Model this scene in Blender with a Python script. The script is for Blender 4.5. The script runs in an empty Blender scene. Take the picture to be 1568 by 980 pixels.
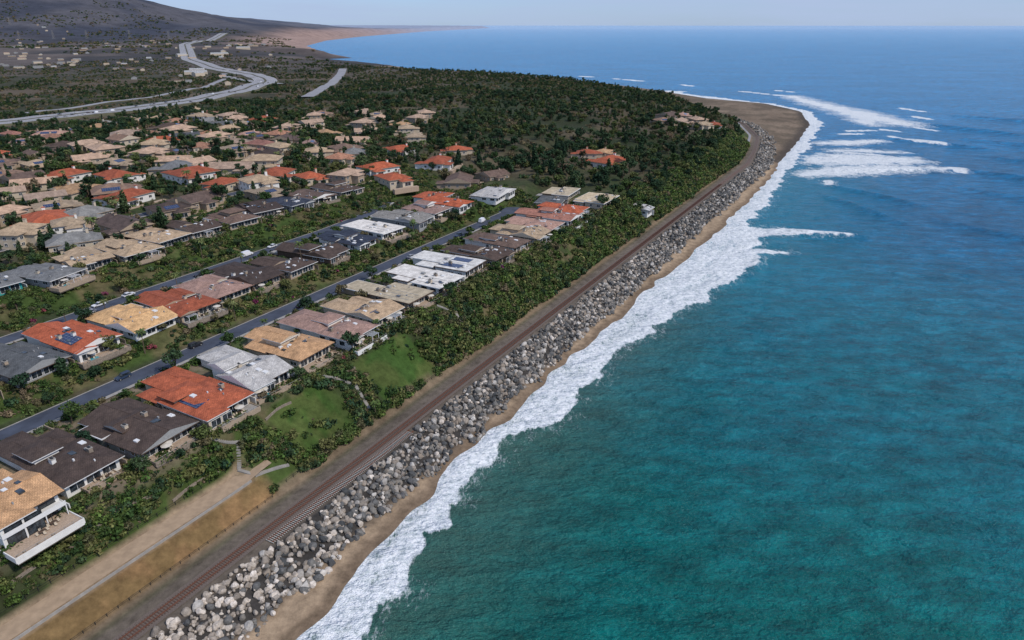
import bpy, math, random
import numpy as np
from mathutils import Vector, Matrix
random.seed(7); rng=np.random.default_rng(7)
scene=bpy.context.scene
A=math.radians(29.3); SA,CA=math.sin(A),math.cos(A)
OX,OY=-79.0,104.0
ROTZ=math.pi/2-A
def XY(s,w): return OX+s*SA-w*CA, OY+s*CA+w*SA
def link(o): scene.collection.objects.link(o); return o
# ---------------------------------------------------------------- noise
def _h(ix,iy,seed):
    v=np.sin(ix*127.1+iy*311.7+seed*74.7)*43758.5453
    return v-np.floor(v)
def vnoise(x,y,seed=0):
    x=np.asarray(x,float);y=np.asarray(y,float)
    ix=np.floor(x);iy=np.floor(y);fx=x-ix;fy=y-iy
    fx=fx*fx*(3-2*fx);fy=fy*fy*(3-2*fy)
    a=_h(ix,iy,seed);b=_h(ix+1,iy,seed);c=_h(ix,iy+1,seed);d=_h(ix+1,iy+1,seed)
    return (a*(1-fx)+b*fx)*(1-fy)+(c*(1-fx)+d*fx)*fy
def fbm(x,y,seed=0,o=4):
    t=0;a=.5;n=0
    for i in range(o):
        t=t+a*vnoise(x*2**i,y*2**i,seed+i);n+=a;a*=.5
    return t/n
def sm(a,b,x):
    t=np.clip((x-a)/(b-a),0,1);return t*t*(3-2*t)
# ---------------------------------------------------------------- coast layout (metres, s along the coast, w inland)
WR_S=[-500,600,676,768,874,940,1010,1098,1188,1228,1351,1446,1522,1555,1622,1801,2042,60000]
WR_W=[0,0,9,24,61,105,150,200,250,310,440,580,730,950,1240,1500,2000,62000]
WS_S=[-500,0,18,34,51,71,90,118,159,204,248,308,384,488,604,637,793,947,1098,1188,1228,1351,1446,1522,1555,1622,1801,1950,2042,2150,2541,3308,4512,6606,11774,26955,60000,90000]
WS_W=[-27,-28,-28,-27,-25,-24,-21,-23,-21,-25,-23,-27,-28,-28,-25,-21,-16,-8,25,95,203,341,478,626,843,1126,1362,1640,1869,1830,2361,3226,4199,5568,8485,16117,58000,98000]
WF_S=[-500,0,26,36,54,76,96,123,167,214,262,300,330,360,392,450,509,600,700,823,950,1098,1188,1300]
WF_W=[-44,-43,-41,-38,-35,-31,-31,-34,-37,-43,-50,-57,-62,-53,-44,-42,-40,-38,-34,-30,-22,10,84,270]
def wR(s): return np.interp(s,WR_S,WR_W)
def wS(s): return np.interp(s,WS_S,WS_W)+ (vnoise(np.asarray(s)/9.,0*np.asarray(s),3)-.5)*3.0
def dsh(s,w):
    s=np.asarray(s,float);e=4+np.abs(s)*.01
    sl=(np.interp(s+e,WS_S,WS_W)-np.interp(s-e,WS_S,WS_W))/(2*e)
    return (w-wS(s))/np.sqrt(1+sl*sl)
PW=[-4,6,8,22,27,66,68,80,82,90,116,121,140,143,154,170,400,520,700,900,1400]
PZ=[3.8,4.,4.3,15.5,19,20,19.6,19.6,20,24,24.2,22.5,22.5,23,28,28.5,31,30,16,11,9]
PW2=[-4,6,8,13,14.5,22,24,28,66]
PZ2=[3.8,4.,4.3,7.4,8,8,11.5,18.6,20]
def hills(X,Y):
    r=np.interp(X,[-9000,-4160,-3364,-2833,-2409,-2037,-1700],[420,345,310,235,112,66,0])
    k=sm(3500,5600,Y)*np.interp(Y,[0,6500,8000,14000],[1,1,.6,.05])
    return r*k*(.74+.52*fbm(X/700,Y/700,11,5))
def height(s,w):
    s=np.asarray(s,float);w=np.asarray(w,float)
    X,Y=XY(s,w)
    d=dsh(s,w);wp=w-wR(s)
    hs=np.interp(d,[-80,-10,0,6,30,80],[-7,-1.2,0,.75,1.9,3])
    t=sm(-21,-4,wp); z=hs*(1-t)+3.8*t
    k=sm(42,56,s)
    pin=np.interp(wp,PW,PZ)*k+np.where(wp<66,np.interp(wp,PW2,PZ2),np.interp(wp,PW,PZ))*(1-k)
    f=np.interp(s,[0,480,800,1050,1500],[1,1,.85,.5,.3])
    nz=(fbm(X/14,Y/14,5,3)-.5)*sm(9,14,wp)*(1-sm(22,27,wp))*4.0
    roll=(fbm(X/60,Y/60,6,3)-.5)*5*np.maximum(sm(330,430,s),sm(520,640,w))
    pin=3.8+(pin-3.8)*f+nz*sm(50,60,s)+roll*sm(8,40,wp)
    z=np.where(wp>-4,pin,z)
    far=sm(1700,2300,Y)
    bl=np.interp(d,[-100,0,60,160,260,2000],[-8,0,2,30,38,30])*(.7+.6*fbm(X/300,Y/300,8,3))
    bl=np.where(d<0,np.interp(d,[-80,0],[-7,0]),bl*np.interp(Y,[2300,3200,9000,30000],[.35,.9,1.1,1.9])+.6)
    zf=bl+hills(X,Y)
    z=z*(1-far)+zf*far
    z=np.where(d<0,np.minimum(z,-.02+d*.05),z)
    return z
def ht(s,w): return float(height(np.array([s]),np.array([w]))[0])
# ---------------------------------------------------------------- materials
def newmat(name):
    m=bpy.data.materials.new(name);m.use_nodes=True
    nt=m.node_tree;b=nt.nodes['Principled BSDF'];return m,nt,b
def ramp(nt,fac,stops):
    r=nt.nodes.new('ShaderNodeValToRGB');nt.links.new(fac,r.inputs[0])
    e=r.color_ramp.elements
    while len(e)<len(stops): e.new(.5)
    for i,(p,c) in enumerate(stops):
        e[i].position=p;e[i].color=(c[0],c[1],c[2],1) if not isinstance(c,(int,float)) else (c,c,c,1)
    return r.outputs[0]
def mixc(nt,a,b,fac,mode='MIX'):
    m=nt.nodes.new('ShaderNodeMix');m.data_type='RGBA';m.blend_type=mode
    for sock,v in ((0,fac),(6,a),(7,b)):
        if isinstance(v,bpy.types.NodeSocket): nt.links.new(v,m.inputs[sock])
        elif sock==0: m.inputs[0].default_value=v
        else: m.inputs[sock].default_value=(v[0],v[1],v[2],1)
    return m.outputs[2]
def math_(nt,op,a,b=0.0,cl=False):
    m=nt.nodes.new('ShaderNodeMath');m.operation=op;m.use_clamp=cl
    for i,v in ((0,a),(1,b)):
        if isinstance(v,bpy.types.NodeSocket): nt.links.new(v,m.inputs[i])
        else: m.inputs[i].default_value=v
    return m.outputs[0]
def noise(nt,scale,detail=4,rough=.55,vec=None):
    n=nt.nodes.new('ShaderNodeTexNoise');n.inputs['Scale'].default_value=scale;n.inputs['Detail'].default_value=detail;n.inputs['Roughness'].default_value=rough
    if vec is not None: nt.links.new(vec,n.inputs['Vector'])
    return n.outputs['Fac']
def geo_pos(nt): return nt.nodes.new('ShaderNodeNewGeometry').outputs['Position']
def objco(nt): return nt.nodes.new('ShaderNodeTexCoord').outputs['Object']
def bump(nt,b,h,strength=.4,dist=.1):
    n=nt.nodes.new('ShaderNodeBump');n.inputs['Strength'].default_value=strength;n.inputs['Distance'].default_value=dist
    nt.links.new(h,n.inputs['Height']);nt.links.new(n.outputs[0],b.inputs['Normal'])
def simple(name,col,rough=.8,var=.25,scale=1.5,metal=0,bmp=0,spec=.3):
    m,nt,b=newmat(name)
    c=objco(nt);n=noise(nt,scale,3,.6,c)
    lo=[x*(1-var) for x in col];hi=[min(1,x*(1+var)) for x in col]
    nt.links.new(ramp(nt,n,[(.3,lo),(.7,hi)]),b.inputs['Base Color'])
    b.inputs['Roughness'].default_value=rough;b.inputs['Metallic'].default_value=metal
    b.inputs['Specular IOR Level'].default_value=spec
    if bmp: bump(nt,b,noise(nt,scale*6,2,.6,c),.5,bmp)
    return m
def roofmat(name,col,tile=True):
    m,nt,b=newmat(name);c=objco(nt);oi=nt.nodes.new('ShaderNodeObjectInfo')
    col=[x*1.2 for x in col]
    n1=noise(nt,.35,4,.65,c);n2=noise(nt,4,3,.75,c)
    lo=[x*.62 for x in col];hi=[min(1,x*1.3) for x in col]
    base=ramp(nt,n1,[(.3,lo),(.55,col),(.75,hi)])
    base=mixc(nt,base,ramp(nt,n2,[(.3,.55),(.7,1.35)]),.8,'MULTIPLY')
    base=mixc(nt,base,ramp(nt,oi.outputs['Random'],[(0,(.72,.74,.78)),(.5,(1,.98,.95)),(1,(1.12,1.05,.98))]),1.0,'MULTIPLY')
    if tile:
        br=nt.nodes.new('ShaderNodeTexBrick');nt.links.new(c,br.inputs['Vector'])
        br.inputs['Scale'].default_value=1.0;br.inputs['Brick Width'].default_value=.55;br.inputs['Row Height'].default_value=.42
        br.inputs['Mortar Size'].default_value=.05;br.inputs['Color1'].default_value=(1.15,1.13,1.1,1);br.inputs['Color2'].default_value=(.8,.8,.82,1);br.inputs['Mortar'].default_value=(.5,.48,.46,1)
        base=mixc(nt,base,br.outputs['Color'],.8,'MULTIPLY')
        bump(nt,b,br.outputs['Fac'],-.5,.06)
    nt.links.new(base,b.inputs['Base Color']);b.inputs['Roughness'].default_value=.85;b.inputs['Specular IOR Level'].default_value=.2
    return m
M={}
M['white']=simple('white_stucco',(.72,.70,.65),.8,.08)
M['cream']=simple('cream_stucco',(.52,.44,.33),.85,.1)
M['tan']=simple('tan_stucco',(.36,.28,.20),.85,.12)
M['grey']=simple('grey_siding',(.29,.29,.28),.8,.12)
M['brown']=simple('brown_siding',(.10,.065,.045),.8,.2)
M['turq']=simple('turquoise_paint',(.03,.30,.28),.7,.1)
M['trim']=simple('white_trim',(.70,.69,.66),.6,.05)
M['dark']=simple('dark_metal',(.03,.03,.03),.5,.1)
M['conc']=simple('concrete',(.31,.29,.26),.9,.18,.6,bmp=.02)
M['paver']=simple('terrace_paving',(.40,.30,.215),.85,.2,2.5,bmp=.02)
M['stone']=simple('retaining_wall_stone',(.24,.195,.15),.9,.3,2,bmp=.05)
M['rust']=simple('rusty_rail_steel',(.15,.06,.035),.6,.3,4)
M['sleeper']=simple('timber_sleeper',(.10,.06,.045),.9,.3,3)
M['sleeperc']=simple('concrete_sleeper',(.36,.34,.30),.9,.2,3)
M['asph']=simple('asphalt',(.056,.066,.09),.9,.28,.18)
M['hwy']=simple('concrete_highway',(.27,.265,.27),.9,.15,.05)
M['median']=simple('planted_median',(.09,.085,.05),.95,.3,.1)
M['line']=simple('road_paint',(.6,.6,.56),.7,.15,2)
M['trail']=simple('trail_dirt',(.38,.275,.18),.95,.16,.5,bmp=.03)
M['umb']=simple('canvas_umbrella',(.55,.5,.42),.8,.1)
M['pool']=simple('pool_water',(.02,.30,.34),.08,.15)
def glass():
    m,nt,b=newmat('window_glass');c=objco(nt)
    nt.links.new(ramp(nt,noise(nt,.9,2,.5,c),[(.35,(.012,.016,.02)),(.7,(.06,.075,.085))]),b.inputs['Base Color'])
    b.inputs['Roughness'].default_value=.08;b.inputs['Specular IOR Level'].default_value=.7;return m
M['glass']=glass()
def solar():
    m,nt,b=newmat('solar_panel');c=objco(nt)
    br=nt.nodes.new('ShaderNodeTexBrick');nt.links.new(c,br.inputs['Vector']);br.offset=0
    br.inputs['Brick Width'].default_value=1.0;br.inputs['Row Height'].default_value=1.6;br.inputs['Scale'].default_value=1;br.inputs['Mortar Size'].default_value=.03
    br.inputs['Color1'].default_value=(.01,.022,.07,1);br.inputs['Color2'].default_value=(.013,.03,.09,1);br.inputs['Mortar'].default_value=(.25,.27,.3,1)
    nt.links.new(br.outputs['Color'],b.inputs['Base Color']);b.inputs['Roughness'].default_value=.15;return m
M['solar']=solar()
RC={'dbrown':(.085,.062,.052),'brown':(.15,.105,.085),'red':(.40,.11,.055),'lgrey':(.42,.43,.43),'otan':(.48,.30,.165),'pink':(.39,.25,.20),
'tan':(.42,.32,.215),'sand':(.56,.37,.19),'rpink':(.34,.165,.125),'dgrey':(.115,.122,.125),'navy':(.05,.06,.085),'grey':(.23,.23,.22),'peach':(.46,.33,.24),
'umber':(.25,.165,.12),'clay':(.36,.19,.125)}
for k,c in RC.items(): M['r_'+k]=roofmat('roof_tile_'+k,c)
M['r_white']=roofmat('roof_membrane_white',(.56,.55,.52),False)
M['r_flat']=roofmat('roof_gravel_tan',(.46,.38,.26),False)
def leafmat(name,c1,c2,c3,k=1.0):
    m,nt,b=newmat(name)
    oi=nt.nodes.new('ShaderNodeObjectInfo');c=objco(nt)
    g=ramp(nt,oi.outputs['Random'],[(0,[x*k for x in c1]),(.5,[x*k for x in c2]),(1,[x*k for x in c3])])
    n=noise(nt,1.1,1,.6,c)
    base=mixc(nt,g,ramp(nt,n,[(.35,.5),(.65,1.75)]),1.0,'MULTIPLY')
    nt.links.new(base,b.inputs['Base Color']);b.inputs['Roughness'].default_value=.8;b.inputs['Specular IOR Level'].default_value=.15
    return m
M['leaf']=leafmat('broadleaf_foliage',(.026,.054,.016),(.052,.082,.022),(.11,.11,.04))
M['leafd']=leafmat('dark_foliage',(.014,.034,.018),(.028,.055,.024),(.055,.08,.032))
M['shrub']=leafmat('shrub_foliage',(.034,.070,.016),(.075,.115,.026),(.14,.13,.05))
M['olive']=leafmat('dry_shrub_foliage',(.06,.066,.03),(.10,.088,.045),(.16,.12,.075))
M['flower']=leafmat('bougainvillea_flowers',(.16,.03,.08),(.20,.05,.05),(.12,.03,.09))
M['palm']=leafmat('palm_frond',(.05,.075,.025),(.07,.105,.03),(.11,.12,.045))
M['bark']=simple('bark',(.12,.09,.06),.95,.3,3)
# ---------------------------------------------------------------- mesh builder
class MB:
    def __init__(s): s.v=[];s.f=[];s.m=[];s.mats=[]
    def mi(s,k):
        if k not in s.mats: s.mats.append(k)
        return s.mats.index(k)
    def poly(s,pts,k):
        n=len(s.v);s.v+=[tuple(p) for p in pts];s.f.append(tuple(range(n,n+len(pts))));s.m.append(s.mi(k))
    def box(s,x0,x1,y0,y1,z0,z1,k):
        n=len(s.v);s.v+=[(x0,y0,z0),(x1,y0,z0),(x1,y1,z0),(x0,y1,z0),(x0,y0,z1),(x1,y0,z1),(x1,y1,z1),(x0,y1,z1)]
        for q in ((0,3,2,1),(4,5,6,7),(0,1,5,4),(1,2,6,5),(2,3,7,6),(3,0,4,7)):
            s.f.append(tuple(n+i for i in q));s.m.append(s.mi(k))
    def mesh(s,name):
        me=bpy.data.meshes.new(name);me.from_pydata(s.v,[],s.f)
        for k in s.mats: me.materials.append(M[k])
        me.polygons.foreach_set('material_index',s.m);me.update();return me
    def obj(s,name,parent=None):
        if not s.v: return None
        o=link(bpy.data.objects.new(name,s.mesh(name)))
        if parent: o.parent=parent
        return o
def empty(name,s,w,z,rot=0):
    e=link(bpy.data.objects.new(name,None));x,y=XY(s,w);e.location=(x,y,z);e.rotation_euler=(0,0,ROTZ+rot);e.empty_display_size=2;return e
def roof(mb,x0,x1,y0,y1,z,pitch,kind,mat,wall,fas='trim',th=.24,axis=None):
    if kind=='flat':
        mb.box(x0,x1,y0,y1,z,z+.3,fas)
        mb.box(x0+.25,x1-.25,y0+.25,y1-.25,z+.3,z+.34,mat);return
    lx,ly=x1-x0,y1-y0;alongy=(ly>=lx) if axis is None else axis=='y'
    h=(lx if alongy else ly)/2;ins=min(h,(ly if alongy else lx)/2-.05) if kind=='hip' else 0
    zt=z+th;zr=zt+pitch*h
    if alongy: xm=(x0+x1)/2;r=[(xm,y0+ins,zr),(xm,y1-ins,zr)]
    else: ym=(y0+y1)/2;r=[(x0+ins,ym,zr),(x1-ins,ym,zr)]
    b=[(x0,y0,z),(x1,y0,z),(x1,y1,z),(x0,y1,z)];t=[(p[0],p[1],zt) for p in b]
    for i in range(4): mb.poly([b[i],b[(i+1)%4],t[(i+1)%4],t[i]],fas)
    mb.poly(b[::-1],fas)
    e=wall if kind=='gable' else mat
    if alongy:
        mb.poly([t[1],t[2],r[1],r[0]],mat);mb.poly([t[3],t[0],r[0],r[1]],mat)
        mb.poly([t[0],t[1],r[0]],e);mb.poly([t[2],t[3],r[1]],e)
    else:
        mb.poly([t[0],t[1],r[1],r[0]],mat);mb.poly([t[2],t[3],r[0],r[1]],mat)
        mb.poly([t[1],t[2],r[1]],e);mb.poly([t[3],t[0],r[0]],e)
    (ax,ay,_),(bx,by,_)=r
    if alongy: mb.box(ax-.14,ax+.14,ay,by,zr-.06,zr+.07,mat)
    else: mb.box(ax,bx,ay-.14,ay+.14,zr-.06,zr+.07,mat)
def win(mb,axis,wall,c,zc,wd,hh,sg,fr='trim',mull=1):
    def bx(a0,a1,z0,z1,d,k):
        lo,hi=(wall-d,wall+.02) if sg<0 else (wall-.02,wall+d)
        if axis=='y': mb.box(a0,a1,lo,hi,z0,z1,k)
        else: mb.box(lo,hi,a0,a1,z0,z1,k)
    bx(c-wd/2,c+wd/2,zc-hh/2,zc+hh/2,.03,'glass')
    t=.09
    bx(c-wd/2-t,c+wd/2+t,zc+hh/2,zc+hh/2+t,.09,fr);bx(c-wd/2-t,c+wd/2+t,zc-hh/2-t,zc-hh/2,.11,fr)
    for i in range(mull+2):
        p=c-wd/2+wd*i/(mull+1);q=t/2
        bx(p-q,p+q,zc-hh/2,zc+hh/2,.07,fr)
def house(s0,w0,ls,lw,col,wall='cream',kind='hip',two=False,sol=0,seed=0,deck=True,rot=0,name='beach_house',dkd=None):
    R=random.Random(seed);z=ht(s0,w0)+.15
    e=empty(name,s0,w0,z,rot)
    hx,hy=ls/2,lw/2;H=R.uniform(2.6,3.3);rm='r_'+col;pitch=R.uniform(.16,.30)
    W=MB();RF=MB();WN=MB();X=MB()
    if two: H=5.4
    cut=R.uniform(.1,.42)*ls; side=R.choice([-1,1])
    ym=-hy+lw*R.uniform(.38,.62)
    blocks=[(-hx,hx,-hy,ym,H,kind,R.choice([None,'x','y']))]
    k2=R.choice(['hip','gable']) if not two else 'hip'
    if side>0: blocks.append((-hx+.4,hx-cut,ym,hy,H-.1 if not two else 2.9,k2,None))
    else: blocks.append((-hx+cut,hx-.4,ym,hy,H-.1 if not two else 2.9,k2,None))
    if R.random()<.8:
        wx=R.uniform(4.5,6.5);x0=hx-wx if side>0 else -hx
        yy=ym+R.uniform(.5,3)
        blocks.append((x0,x0+wx,yy,min(hy-.3,yy+R.uniform(6,9)),2.55,R.choice(['gable','hip','flat']) if kind!='flat' else 'flat',None))
    bay=R.random()<.55 and kind!='flat'
    if R.random()<.5 and kind!='flat' and not two:
        wx=ls*R.uniform(.4,.6);x0=R.uniform(-hx+.6,hx-wx-.6);y0_=R.uniform(-hy*.3,ym*.2-2)
        blocks.insert(2,(x0,x0+wx,y0_,y0_+R.uniform(6,8),H+R.uniform(1.2,2.4),R.choice(['gable','hip']),None))
    if bay:
        wx=ls*R.uniform(.35,.5);x0=-hx if R.random()<.5 else hx-wx
        blocks.append((x0+.1,x0+wx,-hy-2.2,-hy+4,H-.12,R.choice(['gable','hip']),'y'))
    ov=.85
    for i,(x0,x1,y0,y1,h,kd,ax) in enumerate(blocks):
        if kind=='flat' : kd='flat'
        W.box(x0,x1,y0+(.02*i),y1,-1.5,h+.03*i,wall)
        roof(RF,x0-ov,x1+ov,y0-ov-(.8 if i==0 else -0.1),y1+ov*(.4 if i==0 else 1),h+.03*i,pitch,kd,rm,wall,'trim' if R.random()<.5 else 'brown',axis=ax)
    n=max(3,int(ls/3.4));ww=(ls-1.2)/n
    fr='trim' if wall!='white' or R.random()<.5 else 'dark'
    for i in range(n):
        xc=-hx+.6+ww*(i+.5);yw=-hy
        if bay:
            bb=blocks[-1]
            if bb[0]-.5<xc<bb[1]+.3: yw=bb[2]+.02*(len(blocks)-1)
        win(WN,'y',yw,xc,1.25,ww-.55,2.1,-1,fr,1)
        if two: win(WN,'y',yw,xc,4.1,ww-.55,1.8,-1,fr,1)
    for sg in (-1,1):
        y=-hy+2.2
        while y<ym-1.5:
            wd=R.choice([1.4,2.0,2.6])
            win(WN,'x',sg*hx,y,1.55,wd,1.2,sg,fr,1)
            if two: win(WN,'x',sg*hx,y,4.2,wd,1.2,sg,fr,1)
            y+=wd+R.uniform(1.6,2.8)
    if two:
        X.box(-hx,hx,-hy-2.6,-hy-.05,2.75,2.95,'trim');X.box(-hx,hx,-hy-2.6,-hy-2.5,2.95,3.85,'trim')
        for q in range(4): X.box(-hx+q*(2*hx-.2)/3,-hx+q*(2*hx-.2)/3+.2,-hy-2.5,-hy-2.3,0,2.75,'trim')
    b=blocks[1];xm=(b[0]+b[1])/2
    D=MB();D.box(xm-2.4,xm+2.4,hy,hy+.06,0,2.3,'trim')
    for k in range(1,4): D.box(xm-2.35,xm+2.35,hy+.06,hy+.075,k*.57-.02,k*.57+.02,'grey')
    D.box(b[0]+.4,b[0]+1.35,hy,hy+.06,0,2.15,'brown')
    def rz(x,y):
        x0,x1,y0,y1=-hx-ov,hx+ov,-hy-ov-.8,ym+ov*.4
        if kind=='flat': return H+.3
        ax=blocks[0][6];al=((y1-y0)>=(x1-x0)) if ax is None else ax=='y'
        dd=min(x-x0,x1-x) if al else min(y-y0,y1-y)
        if kind=='hip': dd=min(x-x0,x1-x,y-y0,y1-y)
        return H+.24+pitch*max(0,dd)
    for _ in range(R.randint(1,2)):
        cx=R.choice([-1,1])*hx*R.uniform(.2,.75);cy=R.uniform(-hy*.6,ym*.8)
        cz=rz(cx,cy)
        X.box(cx-.5,cx+.5,cy-.7,cy+.7,cz-1,cz+1.1,R.choice(['white','stone','tan','cream']));X.box(cx-.57,cx+.57,cy-.77,cy+.77,cz+1.1,cz+1.22,'conc');X.box(cx-.3,cx+.3,cy-.4,cy+.4,cz+1.22,cz+1.45,'dark')
    for k in range(R.randint(5,11)):
        px=R.uniform(-hx*.85,hx*.85);py=R.uniform(-hy*.9,ym-1);q=R.choice([.13,.18,.5,.65]);pz=rz(px,py)
        X.box(px-q,px+q,py-q*1.4,py+q*1.4,pz-.2,pz+(.25 if q>.3 else .5),'trim' if R.random()<.5 else ('glass' if q>.3 else 'grey'))
    if kind=='flat':
        X.box(1,2.4,-1,.6,H+.34,H+1.1,'grey');X.box(-3,-2,-2.6,-1.4,H+.34,H+.9,'trim')
        for q in range(3): X.box(-hx+2+q*3,-hx+2.2+q*3,-hy+1,ym-1,H+.34,H+.42,'grey')
    S=MB()
    if sol:
        for sg in ([-1] if sol==1 else [-1,1]):
            x0,x1=sorted((sg*hx*.25,sg*hx*.8));y0,y1=-hy*.75,min(ym-2,-hy*.1)
            if (y1-y0)<3: y0,y1=-hy*.8,ym-1
            S.poly([(x,y,rz(x,y)+.16) for x,y in ((x0,y0),(x1,y0),(x1,y1),(x0,y1))],'solar')
    T=MB()
    if deck:
        dd=dkd or R.uniform(2.6,5.4);y1=-hy;y0=-hy-dd
        a,b_=(-hx-.5,hx+.2) if R.random()<.4 else (-hx-.5+R.uniform(0,5),hx+.2-R.uniform(0,3))
        T.box(a,b_,y0,y1-.01,-1.6,-.02,'stone')
        T.box(a-.1,b_+.1,y0-.1,y1-.02,-.02,.04,R.choice(['paver','conc','paver']))
        wm=R.choice(['white','tan','stone','stone'])
        T.box(a-.1,b_+.1,y0-.3,y0-.1,-1.2,.4,wm);T.box(a-.3,a-.1,y0-.3,y1,-.9,.4,wm);T.box(b_+.1,b_+.3,y0-.3,y1,-.9,.4,wm)
        nn_=int((b_-a)/1.8)
        for i in range(nn_+1):
            px=a+i*(b_-a)/nn_;T.box(px-.03,px+.03,y0-.23,y0-.17,.4,1.0,'grey')
        T.box(a,b_,y0-.23,y0-.17,1.0,1.04,'grey')
        if seed%3==2 and dd>3.5:
            px=a+R.uniform(1,3);T.box(px-.2,px+2.9,y0+.5,y0+2.5,.04,.3,'conc');T.box(px,px+2.7,y0+.7,y0+2.3,.3,.32,'pool')
        if R.random()<.5:
            px=R.uniform(a+1,b_-4)
            for q in (0,3.2): T.box(px+q-.08,px+q+.08,y0+.4,y0+.56,.04,2.4,'trim')
            for j in range(8): T.box(px-.2+j*.48,px-.1+j*.48,y0+.2,y1-.1,2.4,2.55,'trim')
        for _ in range(2):
            tx=R.uniform(a+1.5,b_-1.5);ty=(y0+y1)/2+R.uniform(-.6,.6)
            T.box(tx-.7,tx+.7,ty-.45,ty+.45,.7,.76,'brown');T.box(tx-.06,tx+.06,ty-.06,ty+.06,.04,2.5,'dark')
            for p_,q_ in ((-1.1,0),(1.1,0),(0,.9),(0,-.9)):
                T.box(tx+p_-.25,tx+p_+.25,ty+q_-.25,ty+q_+.25,.35,.45,'cream');T.box(tx+p_-.25,tx+p_+.25,ty+q_+.2,ty+q_+.26,.45,.9,'cream')
            if R.random()<.5:
                for k in range(8):
                    a0=k*math.pi/4;a1=a0+math.pi/4
                    T.poly([(tx+1.4*math.cos(a0),ty+1.4*math.sin(a0),2.15),(tx+1.4*math.cos(a1),ty+1.4*math.sin(a1),2.15),(tx,ty,2.55)],'umb')
        for q in range(R.randint(2,4)):
            px=R.uniform(a+.5,b_-.5);T.box(px-.25,px+.25,y0+.2,y0+.7,.04,.5,'tan')
    T.box(hx+1.1,hx+1.3,-hy-1,hy+2,-2,1.4,R.choice(['white','tan','stone']))
    T.box(xm-2.6,xm+2.6,hy+.1,hy+7,-1,-.06,'conc')
    for mb,n in ((W,'walls'),(RF,'roof'),(WN,'windows'),(D,'doors'),(X,'chimney_and_vents'),(S,'solar_panels'),(T,'terrace')): mb.obj(n,e)
    return e
# ---------------------------------------------------------------- houses
row1=[(0,'otan','white','gable',1,0),(16.5,'dbrown','white','hip',0,0),(35,'dbrown','grey','gable',0,0),(53,'red','cream','hip',0,1),(71,'lgrey','white','gable',0,0),
(90,'otan','cream','hip',0,0),(109,'pink','white','hip',0,0),(128,'tan','cream','gable',0,1),(147,'flat','tan','flat',0,0),(167,'white','white','flat',0,0),(187,'white','white','flat',0,2),
(207,'dbrown','tan','gable',0,0),(228,'brown','white','hip',0,0),(247,'tan','cream','gable',0,0),(265,'pink','white','hip',0,0),(283,'rpink','white','gable',0,0),(301,'red','white','hip',0,0)]
occ=[];RJ=random.Random(5)
for i,(s,c,wl,k,two,so) in enumerate(row1):
    ls=13.2 if i<2 else RJ.uniform(14,16.4);lw=RJ.uniform(26,33) if i else 26;w0=31+lw/2+RJ.uniform(-1.2,3.0)
    if i==0: w0=42.5
    house(s,w0,ls,lw,c,wl,k,bool(two),so,seed=100+i,rot=RJ.uniform(-.05,.05),dkd=7 if i==0 else None);occ.append((s,w0,ls/2+1.0,lw/2+.8))
row2=[(17,'dgrey','grey','hip',0),(36,'dgrey','grey','gable',0),(54,'red','white','gable',1),(73,'sand','white','gable',0),(91,'red','tan','hip',0),(108,'pink','cream','hip',0),
(124,'dbrown','brown','gable',0),(141,'dbrown','tan','hip',0),(161,'dbrown','brown','gable',0),(183,'navy','white','hip',0),(204,'white','white','flat',0),(226,'grey','grey','gable',0),(247,'pink','white','hip',0),(266,'red','white','hip',0)]
for i,(s,c,wl,k,so) in enumerate(row2):
    lw=RJ.uniform(21,28);w0=90+lw/2+RJ.uniform(-1,3);ls=RJ.uniform(13.6,16)
    house(s,w0,ls,lw,c,wl,k,False,so,seed=300+i,deck=i%2==0,rot=RJ.uniform(-.07,.07));occ.append((s,w0,8.5,lw/2+.8))
row3=[(26,'grey','grey','hip'),(44,'grey','cream','gable'),(61,'grey','turq','gable'),(79,'grey','grey','hip'),(97,'tan','tan','gable'),(115,'tan','cream','hip'),(132,'tan','brown','hip'),(151,'dbrown','tan','gable'),(171,'brown','tan','hip'),(191,'dbrown','brown','gable'),(209,'navy','grey','hip'),(228,'brown','white','gable'),(249,'dbrown','tan','hip')]
for i,(s,c,wl,k) in enumerate(row3):
    w0=167+RJ.uniform(-3,5);house(s,w0,RJ.uniform(13.5,17),RJ.uniform(18,25),c,wl,k,False,0,seed=500+i,deck=i%2==1,rot=RJ.uniform(-.2,.2));occ.append((s,w0,8.7,11.5))
for i,(s,w,ls,lw,c,wl,k,r) in enumerate([(300,92,26,16,'lgrey','white','gable',.15),(334,38,24,18,'flat','cream','flat',0),(338,64,22,16,'flat','tan','flat',.1),(316,60,18,14,'dgrey','cream','hip',.2),
      (358,16,9,10,'lgrey','white','gable',0),(280,122,18,15,'red','white','hip',.1)]):
    house(s,w,ls,lw,c,wl,k,False,0,seed=700+i,deck=False,rot=r);occ.append((s,w,ls/2+2,lw/2+2))
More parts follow.
